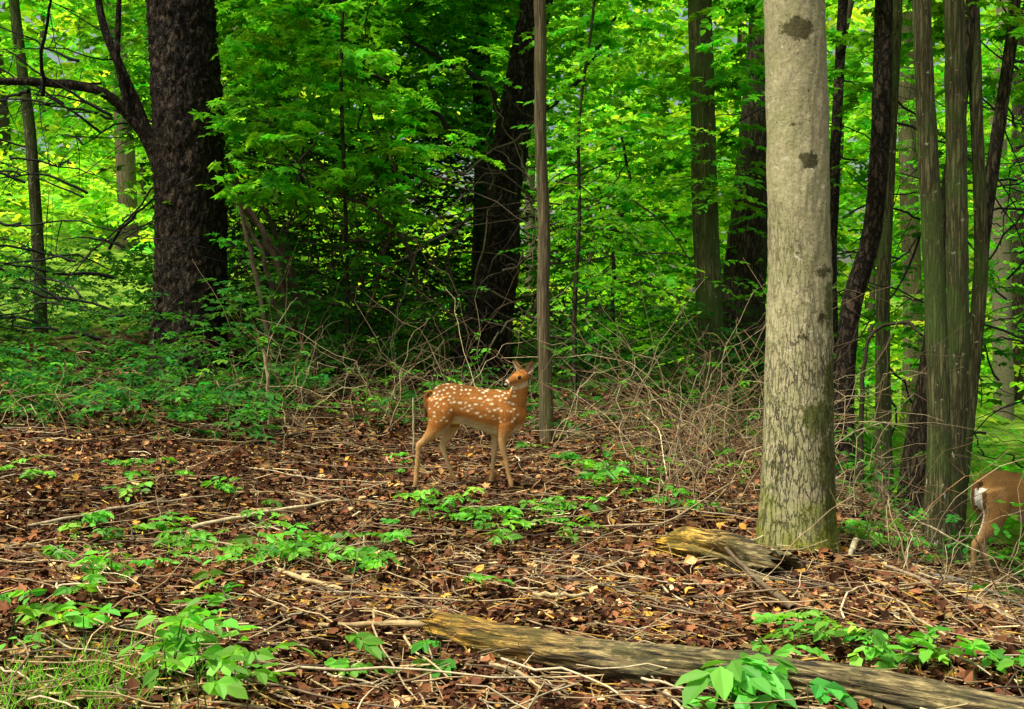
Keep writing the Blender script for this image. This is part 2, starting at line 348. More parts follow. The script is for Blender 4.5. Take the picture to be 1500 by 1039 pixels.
tan=[[.4,.31,.18],[.3,.22,.13],[.46,.37,.23],[.14,.1,.06],[.32,.18,.1]]
bramble('bramble_thicket',250,.75,2.1,5.4,8.0,.5,1.5,tan,r=.0026,leaves=120)
bramble('bramble_thicket',150,-1.9,.6,7.4,8.8,.4,1.3,tan,r=.0026,leaves=120)
bramble('bramble_thicket',60,-3.6,-1.2,6.8,8.3,.3,.9,tan,r=.0024)
bramble('bramble_thicket',80,1.5,3.2,3.8,6.4,.3,.8,tan,r=.0024,leaves=40)
bramble('bramble_thicket',80,-2.2,2.0,3.0,6.5,.2,.5,tan,r=.002,up=.5)

# ------------------------------------------------------------ trees
def disp_tube(path,radii_fn,k,sides,amp,freq,fz,seed=0):
    q=resample(path,k); P=q[:,:3]; r=q[:,3]
    T=nrm(np.gradient(P,axis=0)); A=nrm(np.cross(T,np.array([0,1.,0]))); B=np.cross(T,A)
    th=np.linspace(0,2*np.pi,sides,endpoint=False); V=np.zeros((k,sides,3))
    for i in range(k):
        for j in range(sides):
            c,s=math.cos(th[j]),math.sin(th[j]); rad=r[i]
            pos=Vector((c*freq*rad+seed,s*freq*rad,P[i,2]*fz))
            d=abs(mnoise.noise(pos))*2-.5+.5*mnoise.noise(pos*2.7)
            big=mnoise.noise(Vector((c*1.2,s*1.2,P[i,2]*.8+seed)))
            rr=rad*(1+.07*big)+amp*d
            if radii_fn: rr*=radii_fn(th[j],P[i,2])
            V[i,j]=P[i]+rr*(c*A[i]+s*B[i])
    idx=np.arange(k*sides).reshape(k,sides); a=idx[:-1];b=idx[1:]
    F=np.stack([a,np.roll(a,-1,1),np.roll(b,-1,1),b],-1).reshape(-1,4)
    return V.reshape(-1,3),F,np.zeros((k*sides,3))

CROWN=(.08,.26,.022)
def limbs(path,n,z0,z1,L0,L1,updir=.4,rf=.35,k=12):
    q=resample(path,60); out=[]; tips=[]
    for _ in range(n):
        z=U(z0,z1); i=int(np.argmin(abs(q[:,2]-z))); p=q[i,:3]; r=q[i,3]*rf*U(.5,1.0)
        az=U(0,6.28)
        L=U(L0,L1); d=nrm(np.array([math.cos(az),math.sin(az),updir*U(.2,1.6)]))
        Q=arcs(p[None],d[None],np.array([L]),np.array([[0,0,U(-.25,.15)]]),k=k,wig=.09)
        out.append(tubes(Q,(r*np.linspace(1,.25,k))[None],6))
        for jj in rng.integers(4,k,5):
            d2=nrm(d+rng.normal(0,.6,3)); l2=L*U(.2,.5)
            q2=arcs(Q[0,jj][None],d2[None],np.array([l2]),np.array([[0,0,-.1]]),k=7,wig=.09)
            out.append(tubes(q2,(r*.35*np.linspace(1,.3,7))[None],4)); tips+=list(q2[0,3:])
        tips+=list(Q[0,5:])
    return out,np.array(tips)
def tree(name,path,mat,sides=20,k=60,amp=.006,freq=14,fz=2.5,flare=None,limb=None,crown=None,seed=0,colfn=None,crowncol=CROWN,extra=None,leafs=.11):
    parts=[disp_tube(path,flare,k,sides,amp,freq,fz,seed)]
    if colfn: parts[0]=(parts[0][0],parts[0][1],colfn(parts[0][0]))
    tips=None
    if limb:
        o,tips=limbs(path,*limb); parts+=[(a,b,c*0) for a,b,c in o]
    if extra: parts+=[(a,b,c*0) for a,b,c in extra]
    V,F,C=cat(parts); ob=make_mesh(name,V,F,C,mat,smooth=True)
    if crown and tips is not None:
        cp=clump_points(tips[rng.integers(0,len(tips),crown)],.45,5)
        v=sprays(cp,9,.4,leafs,crowncol,tmpl=OVAL)
        make_mesh('crown',*v,M_leaf,parent=ob)
    return ob
def flare_fn(z0,h,amt,lobes=5,ph=0):
    return lambda th,z: 1+amt*math.exp(-max(z-z0,0)/h)*(1+.35*math.cos(lobes*th+ph))
def hz(x,y): return float(H(x,y))

z0=hz(-2.8,9.5)
ext=[tubes(resample([(-2.95,9.6,1.3,.12),(-3.0,9.6,2.3,.1),(-3.2,9.6,2.8,.085),(-3.5,9.5,3.15,.06),(-4.1,9.4,3.2,.045),(-5.2,9.3,3.15,.02)],40)[None,:,:3],np.interp(np.linspace(0,1,40),[0,.4,1],[.09,.05,.02])[None],8),
     tubes(resample([(-3.0,9.6,2.3,.1),(-3.25,9.6,3.0,.1),(-3.55,9.6,3.7,.05),(-3.7,9.6,4.6,.03)],30)[None,:,:3],np.linspace(.06,.02,30)[None],8),
     tubes(resample([(-3.3,9.55,2.9,.1),(-3.4,9.5,3.4,.1),(-3.35,9.5,4.4,.05)],30)[None,:,:3],np.linspace(.035,.015,30)[None],6)]
ct=tree('cherry_tree',[(-2.86,9.5,z0-.3,.34),(-2.8,9.5,z0+.3,.31),(-2.76,9.5,2.0,.29),(-2.8,9.5,3.0,.285),(-2.86,9.5,4.2,.28),(-2.9,9.5,9,.2)],M_dark,sides=72,k=300,amp=.027,freq=44,fz=15,flare=flare_fn(z0,.22,.12),limb=(7,4.8,8.5,1.5,3,.35),crown=150,extra=ext)
n=70
px=U(-5.4,-3.1,n); P=np.stack([px,U(8.8,10,n),U(1.0,3.6,n)],1); az=np.where(rng.random(n)<.7,rng.normal(3.0,.6,n),U(0,6,n))
D=nrm(np.stack([np.cos(az),np.sin(az)*.5,U(-.1,.6,n)],1)); Lc=U(.6,1.8,n)
Q=arcs(P,D,Lc,np.stack([U(-.1,.1,n),U(-.1,.1,n),-U(0,.35,n)],1),k=12,wig=.08)
a=tubes(Q,(U(.006,.02,n))[:,None]*np.linspace(1,.3,12)[None],5,np.full((n,3),.02))
mm=n*6; ii=rng.integers(0,n,mm); jj=rng.integers(2,11,mm); q=arcs(Q[ii,jj],nrm(rng.normal(0,1,(mm,3))+[-.5,0,0]),U(.2,.6,mm),rng.normal(0,.15,(mm,3)),k=6)
b=tubes(q,U(.002,.006,mm)[:,None]*np.linspace(1,.4,6)[None],4,np.full((mm,3),.02))
V,F,C=cat([a,b]); make_mesh('dead_branches',V,F,C,M_twig,smooth=True)

z0=hz(-.2,12)
tree('leaning_tree',[(-.36,11.6,z0-.3,.3),(-.27,11.6,1.1,.25),(-.1,11.6,1.9,.2),(-.12,11.6,2.4,.19),(0,11.6,3.1,.185),(.16,11.6,4.0,.17),(.31,11.6,4.8,.16),(.6,11.8,9,.1)],M_dark,sides=44,k=160,amp=.018,freq=36,fz=11,flare=flare_fn(z0,.4,.25),limb=(8,4.6,8.5,1.4,3,.4),crown=190)
tree('maple_tree',[(-.4,14,hz(-.35,14)-.3,.16),(-.35,14,3,.13),(-.42,14,5.5,.11),(-.4,14,10,.08)],M_mid,limb=(7,4.5,9,1.2,2.5,.4),crown=140,seed=3)
z0=hz(.23,7.7)
tree('sapling_pole',[(.245,7.7,z0-.2,.056),(.24,7.7,.6,.047),(.215,7.7,1.2,.045),(.228,7.7,1.8,.043),(.195,7.7,2.5,.041),(.2,7.7,3.1,.041),(.185,7.7,3.7,.04),(.2,7.7,7,.02)],M_pole,sides=24,k=120,amp=.005,freq=40,fz=3,limb=(6,4,6.8,.8,1.5,.4),crown=20)
z0=hz(1.78,10)
tree('maple_tree',[(1.80,10,z0-.3,.15),(1.80,10,1.2,.122),(1.74,10,2.4,.115),(1.73,10,3.2,.11),(1.69,10,4.2,.105),(1.7,10,9,.07)],M_green,sides=28,k=110,amp=.009,freq=26,fz=4,flare=flare_fn(z0,.2,.2),limb=(8,4.3,8.6,1.2,2.6,.4),crown=140,seed=9)
z0=hz(2.55,12)
tree('oak_tree',[(2.5,12,z0-.3,.3),(2.5,12,1.2,.26),(2.62,12,2.6,.2),(2.75,12,4.3,.17),(2.9,12,9,.1)],M_mid,sides=36,k=120,amp=.016,freq=26,fz=6,flare=flare_fn(z0,.3,.2),limb=(8,4,8.6,1.4,2.8,.4),crown=170,seed=5)
z0=hz(1.31,5)
KN=[(1.26,2.42,.06,.045,1.3),(1.31,1.84,.04,.03,1.3),(1.25,2.15,.06,.012,.6),(1.27,1.45,.025,.014,1.0),(1.38,1.35,.06,.03,.8),(1.25,2.0,.05,.01,.6),(1.28,1.05,.03,.02,.7),(1.22,1.62,.03,.008,.7),(1.38,1.15,.05,.03,.7),(1.3,2.6,.04,.01,.6)]
MS=[(1.37,.7,.09,.07,1.1),(1.42,.5,.06,.13,1.0),(1.43,.85,.04,.12,1.1),(1.44,1.6,.025,.9,.55),(1.43,.4,.06,.3,.8),(1.42,1.2,.03,.12,.8),(1.18,.5,.03,.3,.5)]
def lightcol(V):
    out=[]
    for L in (KN,MS):
        k=np.zeros(len(V))
        for (x,z,rx,rz,s) in L:
            d=np.sqrt(((V[:,0]-x)/rx)**2+((V[:,2]-z)/rz)**2); k=np.maximum(k,s*np.exp(-d**2*.7)*(V[:,1]<5.05))
        out.append(k)
    return np.stack([out[0],out[1],out[0]*0],1)
tree('maple_tree',[(1.3,5,z0-.2,.185),(1.3,5,z0+.15,.17),(1.305,5,.6,.157),(1.31,5,1.3,.143),(1.295,5,2.0,.138),(1.275,5,2.7,.13),(1.2,5,7.5,.09)],M_light,sides=96,k=260,amp=.0045,freq=40,fz=9,flare=flare_fn(z0,.1,.12,4),limb=(7,4.8,7.2,1.0,1.8,.6),crown=14,seed=2,colfn=lightcol)
# survey measurements (bearing, height angle, range) -> world metres
def pt(px,py,d,r=0): return ((px-750)/1608*d, d, 1.1-(py-480)/1608*d, r)
seedph=list(np.linspace(0,3,20))
def rt(name,L,mat,crown=24,**kw):
    p=[pt(*a) for a in L]; x,y=p[0][0],p[0][1]; z0=hz(x,y)
    p=[(x,y,z0-.2,p[0][3]*1.2)]+[q for q in p if q[2]>z0+.05]
    t=p[-1]; top=max(7.5,t[2]+3); p.append((t[0]+(t[0]-p[-2][0])*.8,t[1]+.2,top,t[3]*.6))
    return tree(name,p,mat,limb=(6,t[2]+.4,top-.3,1,2.2,.45),crown=crown,flare=flare_fn(z0,.12,.2,4,seedph.pop()),**kw)
rt('maple_tree',[(1375,830,6.2,.072),(1377,600,6.2,.06),(1368,400,6.2,.056),(1355,200,6.2,.054),(1346,40,6.2,.05)],M_green,sides=24,k=110,amp=.005,freq=30,fz=4,seed=11)
rt('maple_tree',[(1386,800,6.7,.075),(1404,560,6.7,.066),(1400,330,6.7,.064),(1396,120,6.7,.06),(1392,-20,6.7,.058)],M_green,sides=24,k=110,amp=.006,freq=30,fz=4,seed=12)
rt('maple_tree',[(1402,770,7.6,.05),(1424,560,7.6,.048),(1438,400,7.6,.045),(1428,180,7.6,.042),(1420,-10,7.6,.04)],M_green,sides=20,k=90,amp=.004,freq=30,fz=4,seed=13)
rt('maple_tree',[(1405,760,8,.05),(1424,560,8,.05),(1440,330,8,.048),(1462,170,8,.045),(1482,30,8,.042)],M_mid,sides=20,k=90,amp=.004,freq=30,fz=4,seed=14)
rt('maple_tree',[(1236,665,8.2,.085),(1238,560,8.2,.07),(1243,450,8.2,.075),(1278,350,8.2,.07),(1288,200,8.2,.07),(1291,0,8.2,.065)],M_dark,sides=28,k=110,amp=.006,freq=30,fz=6,seed=15)
rt('maple_tree',[(1296,680,8.8,.07),(1294,560,8.8,.06),(1292,440,8.8,.055),(1300,250,8.8,.05),(1310,0,8.8,.045)],M_green,sides=20,k=80,amp=.004,freq=30,fz=4,seed=16)
rt('maple_tree',[(1225,660,9.5,.06),(1216,400,9.5,.05),(1222,200,9.5,.045),(1232,0,9.5,.04)],M_dark,sides=16,k=60,seed=17)
rt('maple_tree',[(1340,690,7.6,.1),(1358,560,7.6,.06),(1385,300,7.6,.05),(1410,100,7.6,.045),(1420,-10,7.6,.04)],M_mid,sides=20,k=70,seed=18)
rt('birch_tree',[(1338,475,18,.16),(1328,250,18,.15),(1320,0,18,.13)],M_pole,sides=12,k=40,seed=19)
rt('birch_tree',[(1492,465,20,.17),(1490,250,20,.15),(1492,0,20,.13)],M_mid,sides=12,k=40,seed=20)
rt('birch_tree',[(60,400,11,.06),(48,200,11,.055),(25,0,11,.05)],M_green,sides=14,k=60,seed=21)
rt('birch_tree',[(190,330,22,.2),(180,100,22,.18),(165,0,22,.16)],M_pole,sides=12,k=40,seed=22)
rt('maple_tree',[(510,460,9.5,.02),(507,300,9.5,.018),(500,120,9.5,.015),(505,0,9.5,.012)],M_mid,sides=8,k=40,crown=10,seed=23,amp=.001)
rt('maple_tree',[(842,520,9.5,.02),(840,440,9.5,.02),(850,330,9.5,.016),(845,180,9.5,.014),(870,20,9.5,.012)],M_mid,sides=8,k=40,crown=10,seed=24,amp=.001)
def s3(*a): return [pt(*q)[:3] for q in a]
vd=(.08,.055,.035)
parts=[stick(s3((902,600,10.5),(897,430,10.5),(902,340,10.5),(925,280,10.5),(910,200,10.5)),.026,.014,(.03,.024,.018),30),
 stick(s3((735,330,11.3),(700,230,11.2),(640,170,11.2),(570,120,11.2),(520,110,11.2)),.04,.015,(.025,.02,.015),30),
 stick(s3((740,200,11.4),(720,130,11.2),(650,90,11.2),(560,40,11.2)),.035,.015,(.025,.02,.015),30),
 stick(s3((740,260,11.4),(780,180,11.2),(850,120,11.2),(900,30,11.2)),.03,.012,(.025,.02,.015),30),
 stick(s3((395,500,8.8),(375,400,8.8),(350,290,8.8)),.022,.016,(.13,.09,.06),20),
 stick(s3((430,490,9.4),(405,380,9.4),(355,290,9.6),(330,230,9.6)),.04,.02,vd,20),
 stick(s3((445,480,9.5),(420,390,9.5),(365,310,9.5),(340,260,9.5)),.03,.018,vd,20),
 stick(s3((415,490,9.3),(385,370,9.3),(345,300,9.3)),.028,.015,vd,20),
 stick(s3((460,490,9.8),(430,400,9.8),(385,300,9.8),(350,270,9.8)),.03,.015,vd,20),
 stick(s3((540,470,10),(560,380,10),(590,290,10),(570,220,10)),.02,.012,vd,20),
 stick(s3((620,470,10),(600,360,10),(540,300,10),(480,280,10)),.025,.012,vd,20),
 stick(s3((1265,800,7.4),(1262,560,7.4),(1275,480,7.4),(1330,470,7.4),(1350,490,7.0)),.02,.01,(.05,.04,.025),30)]
V,F,C=cat(parts); make_mesh('woody_vines',V,F,C,M_twig,smooth=True)
n=260
P=np.stack([U(-3.0,1.0,n),U(9.8,11.8,n),np.zeros(n)],1); P[:,2]=H(P[:,0],P[:,1])+U(.2,2.0,n)
D=nrm(rng.normal(0,1,(n,3))*[1,.5,1]+[.3,0,.5]); Lc=U(.6,2.2,n)
Q=arcs(P,D,Lc,np.stack([U(-.3,.3,n),U(-.2,.2,n),-U(0,.9,n)],1),k=12,wig=.13)
R=U(.003,.015,n)[:,None]*np.linspace(1,.4,12)[None]
cc=np.array([[.04,.03,.02],[.09,.065,.045],[.15,.12,.08]])[rng.choice(3,n)]
n2=190
P2=np.stack([U(3.0,8.0,n2),U(8.5,13,n2),np.zeros(n2)],1); P2[:,2]=H(P2[:,0],P2[:,1])+U(.5,4.5,n2)
D=nrm(rng.normal(0,1,(n2,3))*[1,.5,.8]+[0,0,.3]); Q2=arcs(P2,D,U(.6,1.8,n2),np.stack([U(-.3,.3,n2),U(-.2,.2,n2),-U(-.3,.5,n2)],1),k=12,wig=.12)
V,F,C=cat([tubes(Q,R,5,cc),tubes(Q2,U(.004,.014,n2)[:,None]*np.linspace(1,.4,12)[None],5,np.full((n2,3),.03))]); make_mesh('vine_tangle',V,F,C,M_twig,smooth=True)

# ------------------------------------------------------------ foliage masses
def box_pts(n,x0,x1,y0,y1,z0,z1,ground=True):
    x=U(x0,x1,n);y=U(y0,y1,n);z=U(z0,z1,n)
    if ground: z=z+H(x,y)
    return np.stack([x,y,z],1)
def clear(c):  # growth keeps clear of the leaning trunk
    tx=-.2+.12*np.clip(c[:,2]-1,0,4)
    return c[np.abs(c[:,0]-tx*.9)>.42]
parts=[]
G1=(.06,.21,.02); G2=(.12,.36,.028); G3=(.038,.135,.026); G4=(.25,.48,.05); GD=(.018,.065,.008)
c=box_pts(150,-5.0,-.3,12.6,15,2.4,6); parts.append(sprays(clump_points(c,.7,13),12,.45,.1,G1))
c=box_pts(150,-4.0,-.1,12.0,14.5,.0,2.4); parts.append(sprays(clump_points(c,.6,12),12,.4,.09,GD))  # darker leaf green, the shade of the thicket hollow put into the colour
c=box_pts(100,-3.5,.2,12.3,14,2.4,5.5); parts.append(sprays(clump_points(c,.6,14),12,.45,.1,G2))
c=box_pts(150,-.3,4.5,12.8,16,.1,6); parts.append(sprays(clump_points(c,.65,11),12,.45,.1,G2))
c=box_pts(50,.3,4.0,12.2,13.6,.0,2.0); parts.append(sprays(clump_points(c,.5,10),12,.4,.09,G1))
c=box_pts(75,4,9,12,17,1.6,6); parts.append(sprays(clump_points(c,.7,10),12,.45,.1,G2))
c=clear(box_pts(76,-2.6,2.4,9.6,11.4,2.0,4.8,False)); parts.append(sprays(clump_points(c,.45,9,.4),12,.4,.085,G2,tmpl=MAPLE))
c=box_pts(24,-2.3,-.9,8.4,10,2.0,4.0,False); parts.append(sprays(clump_points(c,.4,9,.4),11,.35,.09,G2,tmpl=MAPLE))
c=box_pts(36,.5,2.1,8.4,10.4,1.0,3.8,False); parts.append(sprays(clump_points(c,.4,8,.5),11,.32,.07,G2))
c=clear(box_pts(20,-2.4,.0,9.0,10.4,.9,1.9,False)); parts.append(sprays(clump_points(c,.32,8,.5),11,.3,.065,G1))
c=box_pts(50,-6.2,-3.3,9.8,12.5,2.4,5.2,False); parts.append(sprays(clump_points(c,.45,7,.4),11,.35,.08,G2))
c=box_pts(34,1.9,4.6,6.8,9.5,2.95,4.4,False); parts.append(sprays(clump_points(c,.4,8,.35),12,.35,.08,G2,tmpl=MAPLE))
c=box_pts(46,2.2,6.5,8.4,11.5,.3,3.0,False); parts.append(sprays(clump_points(c,.35,6,.5),11,.3,.07,G1))
V,F,C=cat(parts); make_mesh('tree_foliage',V,F,C,M_leaf)
parts=[]
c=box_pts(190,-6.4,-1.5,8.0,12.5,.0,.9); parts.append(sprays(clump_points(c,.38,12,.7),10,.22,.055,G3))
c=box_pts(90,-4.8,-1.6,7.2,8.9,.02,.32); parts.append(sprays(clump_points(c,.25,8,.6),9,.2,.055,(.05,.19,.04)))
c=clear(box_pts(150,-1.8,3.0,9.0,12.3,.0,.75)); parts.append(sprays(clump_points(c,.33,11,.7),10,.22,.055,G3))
c=box_pts(45,-1.7,2.0,7.6,9.2,.02,.35); parts.append(sprays(clump_points(c,.22,6,.6),8,.16,.045,G3))
c=box_pts(110,2.6,8.5,8.2,16,.0,.45); parts.append(sprays(clump_points(c,.35,8,.5),9,.22,.07,G2))
c=box_pts(26,1.9,4.2,5.2,7.5,.02,.2); parts.append(sprays(clump_points(c,.2,5,.6),8,.16,.05,(.07,.24,.04)))
V,F,C=cat(parts); make_mesh('understory_shrubs',V,F,C,M_leaf)
parts=[]
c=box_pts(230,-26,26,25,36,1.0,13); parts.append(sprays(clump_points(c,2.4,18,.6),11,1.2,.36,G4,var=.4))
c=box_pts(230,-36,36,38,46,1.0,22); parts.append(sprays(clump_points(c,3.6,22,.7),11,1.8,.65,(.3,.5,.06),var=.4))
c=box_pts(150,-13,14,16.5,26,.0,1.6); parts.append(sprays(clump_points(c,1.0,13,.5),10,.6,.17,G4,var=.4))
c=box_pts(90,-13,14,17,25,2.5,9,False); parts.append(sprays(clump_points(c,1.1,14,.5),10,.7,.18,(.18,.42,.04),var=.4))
V,F,C=cat(parts); make_mesh('distant_trees',V,F,C,M_leaf_far)
n=26; x=U(-20,22,n); y=U(18,34,n); P=np.stack([x,y,H(x,y)-.2],1)
Q=arcs(P,nrm(np.stack([rng.normal(0,.08,n),rng.normal(0,.05,n),np.ones(n)],1)),U(10,15,n),np.zeros((n,3)),k=16,wig=.03)
make_mesh('distant_trunks',*tubes(Q,U(.06,.18,n)[:,None]*np.linspace(1,.5,16)[None],8,np.array([[.14,.12,.08],[.24,.2,.14],[.06,.05,.03]])[rng.choice(3,n)]),M_twig,smooth=True)

# ------------------------------------------------------------ seedlings
def plants(name,spots,colr,ls,nper=5,hgt=.1,spread=.09,nl=6,tm=OVAL,Lt=.1):
    parts=[];st=[]
    for (x,y,s) in spots:
        m=max(2,int(nper*s)); bx=x+rng.normal(0,spread*s,m); by=y+rng.normal(0,spread*s,m); bz=H(bx,by)
        b=np.stack([bx,by,bz],1); h=hgt*U(.4,1.4,m)
        tip=b+np.stack([rng.normal(0,.02,m),rng.normal(0,.02,m),h],1)
        t=np.linspace(0,1,5)[None,:,None]; st.append(tubes(b[:,None]*(1-t)+tip[:,None]*t,np.full((m,5),.0018),4,np.full((m,3),.1)*[1,1.5,.5]))
        for kk in range(2):
            parts.append(sprays(tip,nl,Lt,ls*rng.uniform(.8,1.2),np.array(colr)*rng.uniform(.7,1.15),var=.28,tilt=.4,droop=.3,tmpl=tm,rise=.15,hue=.18))
    V,F,C=cat(parts+st); return make_mesh(name,V,F,C,M_leaf_near)
Gs=(.14,.42,.045)
def g(px,py,s=1):
    dx=(px-750)/1608; dz=-(py-480)/1608
    for d in np.arange(1.5,14,.02):
        if 1.1+dz*d<float(H(dx*d,d)): return (dx*d,d,s)
    return (dx*14,14,s)
plan=[g(*a) for a in [(650,760,1.1),(715,775,1.5),(735,790,1.2),(800,770,.9),(850,755,.9),(830,805,.6),(290,815,1),(350,825,1.3),(400,815,1.1),(440,825,1.1),(470,840,.8),(380,840,.8),(195,705,.9),(215,730,.9),(580,810,.6),(130,785,.8),(200,805,.8),(250,800,.8),(540,835,.8),(545,855,.7),(170,860,.7),(220,855,.7),(310,890,.6),(1190,970,1),(1170,975,.8),(870,700,1.2),(900,715,1.1),(920,730,.9),(840,685,1.1),(940,745,.8),(1000,755,.6),(1250,785,.9),(1290,810,.9),(1330,820,.8),(1240,800,.6),(1310,980,.5),(25,710,.9),(640,1000,.3),(1400,1015,.6),(1480,1015,.6),(560,610,.6),(430,620,.8),(520,610,.6),(60,590,1.2),(100,600,1),(300,610,1.2),(320,600,1),(250,570,1.2),(380,765,.6),(325,735,.7),(600,700,.5),(1260,990,.5),(480,1020,.5),(100,960,.6),(1445,800,.5),(1400,820,.7),(700,870,.3),(60,830,.5),(120,900,.5),(620,745,.7)]]
plants('seedlings',plan,Gs,.047,nper=6,hgt=.09,spread=.1,Lt=.085)
plants('seedlings',[g(250,985,1),g(290,975,1),g(330,1010,1),g(245,1020,1),g(370,1030,.9),g(440,1050,1.2),g(15,955,1),g(50,965,.9),(-.75,2.75,1)],Gs,.06,nper=3,hgt=.14,spread=.07,Lt=.11,nl=5)
plants('seedlings',[g(1050,1050,1),g(1090,1060,1),g(1140,1070,1)],(.12,.42,.07),.075,nper=3,hgt=.12,spread=.04,Lt=.11,nl=5)
n=1500; x=np.r_[rng.normal(-1.12,.16,n//2),rng.normal(-1.35,.25,n//4),rng.normal(1.6,.5,n//4)]; y=np.r_[rng.normal(2.85,.18,n//2),rng.normal(2.95,.25,n//4),rng.normal(3.3,.3,n//4)]
az=U(0,6.28,n); D=np.stack([np.cos(az)*.6,np.sin(az)*.6,np.ones(n)],1); Nn=np.stack([np.cos(az),np.sin(az),np.zeros(n)],1)
l=U(.03,.14,n); l[-n//4:]*=.5
make_mesh('grass',*inst(*BLADE,np.stack([x,y,H(x,y)],1),D,-Nn*.5+[0,0,.5],np.stack([l,U(.003,.005,n),l],1),np.array([[.13,.36,.035]])*np.exp(rng.normal(0,.4,(n,1)))),M_leaf)

# ------------------------------------------------------------ logs
def logmat(name,rot):
    m,nt,out=newmat(name)
    tc=N_(nt,'ShaderNodeTexCoord'); at=N_(nt,'ShaderNodeAttribute',attribute_name='Col')
    mp=N_(nt,'ShaderNodeMapping'); mp.inputs['Rotation'].default_value=(0,0,rot); L_(nt,tc.outputs['Object'],mp.inputs[0])
    mp2=N_(nt,'ShaderNodeMapping'); mp2.inputs['Scale'].default_value=(7,60,60); L_(nt,mp.outputs[0],mp2.inputs[0])
    n1=N_(nt,'ShaderNodeTexNoise',Scale=1.0,Detail=8.0,Distortion=.9,Roughness=.65); L_(nt,mp2.outputs[0],n1.inputs[0])
    cr=N_(nt,'ShaderNodeValToRGB'); L_(nt,n1.outputs[0],cr.inputs[0]); e=cr.color_ramp.elements
    e[0].position=.42; e[0].color=(.025,.018,.01,1); e[1].position=.66; e[1].color=(.52,.42,.19,1)
    q=e.new(.52); q.color=(.2,.15,.065,1)
    n2=N_(nt,'ShaderNodeTexNoise',Scale=9.0,Detail=9.0,Roughness=.75); L_(nt,tc.outputs['Object'],n2.inputs[0])
    r=N_(nt,'ShaderNodeMapRange'); r.inputs[1].default_value=.49; r.inputs[2].default_value=.58; r.inputs[4].default_value=.8; L_(nt,n2.outputs[0],r.inputs[0])
    mx=N_(nt,'ShaderNodeMix',data_type='RGBA'); mx.inputs[7].default_value=(.075,.075,.025,1); L_(nt,r.outputs[0],mx.inputs[0]); L_(nt,cr.outputs[0],mx.inputs[6])
    mm=N_(nt,'ShaderNodeMix',data_type='RGBA',blend_type='MULTIPLY'); mm.inputs[0].default_value=1; L_(nt,mx.outputs[2],mm.inputs[6]); L_(nt,at.outputs['Color'],mm.inputs[7])
    p=N_(nt,'ShaderNodeBsdfPrincipled'); p.inputs['Roughness'].default_value=.85; L_(nt,mm.outputs[2],p.inputs['Base Color'])
    b=N_(nt,'ShaderNodeBump',Strength=1.0,Distance=.02); L_(nt,n1.outputs[0],b.inputs['Height']); L_(nt,b.outputs[0],p.inputs['Normal']); L_(nt,p.outputs[0],out.inputs[0]); return m
def log(name,path,k,sides,rot,jag=.05,flat=1.0,seed=0,yellow=(1.3,1.1,.7),rough=.1,yl=7):
    q=resample(path,k); P=q[:,:3]; r=q[:,3]; T=nrm(np.gradient(P,axis=0)); A=nrm(np.cross(T,np.array([0,0,1.]))); B=np.cross(A,T)
    th=np.linspace(0,2*np.pi,sides,endpoint=False); V=[];C=[]
    jagv=np.array([jag*(mnoise.noise(Vector((math.cos(t)*3,math.sin(t)*3,seed)))+.8*mnoise.noise(Vector((math.cos(t)*9,math.sin(t)*9,seed)))) for t in th])
    L=np.linalg.norm(P[-1]-P[0])
    for i in range(k):
        for j in range(sides):
            c,s=math.cos(th[j]),math.sin(th[j]); u=i/(k-1)
            d=rough*mnoise.noise(Vector((c*4,s*4,u*L*2+seed)))+rough*mnoise.noise(Vector((c*1.5,s*1.5,u*L*6+seed)))+rough*.6*mnoise.noise(Vector((c*9,s*9,u*L*9+seed)))
            rr=r[i]*(1+d*1.5)
            pos=P[i]+rr*(c*A[i]+s*B[i]*flat)+T[i]*jagv[j]*max(0,1-u*6)+T[i]*(-jagv[j])*max(0,u*6-5)
            V.append(pos); fac=max(0,1-u*yl)
            C.append(np.array([1,1,1])*(1-fac)+np.array(yellow)*fac)
    idx=np.arange(k*sides).reshape(k,sides); a=idx[:-1];b=idx[1:]
    F=[np.stack([a,np.roll(a,-1,1),np.roll(b,-1,1),b],-1).reshape(-1,4)]
    V=np.array(V); C=np.array(C)
    for end,sgn in ((0,1),(k-1,-1)):
        ring=V[end*sides:(end+1)*sides]; cen=ring.mean(0)
        r1=cen+(ring-cen)*.8; r2=cen+(ring-cen)*.65+T[end]*sgn*.06; r3=cen+(ring-cen)*.05+T[end]*sgn*.08
        o=len(V); V=np.concatenate([V,r1,r2,r3]); C=np.concatenate([C,np.tile([1.2,.9,.5],(sides,1)),np.tile([.25,.18,.1],(2*sides,1))])
        rings=[idx[end],np.arange(o,o+sides),np.arange(o+sides,o+2*sides),np.arange(o+2*sides,o+3*sides)]
        for a_,b_ in zip(rings[:-1],rings[1:]): F.append(np.stack([a_,b_,np.roll(b_,-1),np.roll(a_,-1)],-1))
    return make_mesh(name,V,np.concatenate(F),C,logmat(name+'_wood',rot),smooth=True)
ang=math.atan2(-.62,1.35)
def LG(x,y,dz,r): return (x,y,hz(x,y)+dz,r)
log('fallen_log',[LG(-.26,3.52,.06,.055),LG(0,3.4,.06,.064),LG(.4,3.18,.055,.068),LG(.8,2.98,.05,.062),LG(1.2,2.8,.045,.055),LG(1.7,2.6,.03,.05)],160,60,-ang,jag=.07,flat=.85,yellow=(2.0,1.5,.4),rough=.18,yl=3.5)
log('rotten_log',[(.66,4.72,.16,.04),(.74,4.66,.17,.07),(.86,4.55,.16,.085),(.97,4.43,.14,.095),(1.06,4.33,.13,.1)],80,56,.75,jag=.14,flat=.9,seed=4,yellow=(2.6,2.0,.45),rough=.38,yl=1.3)

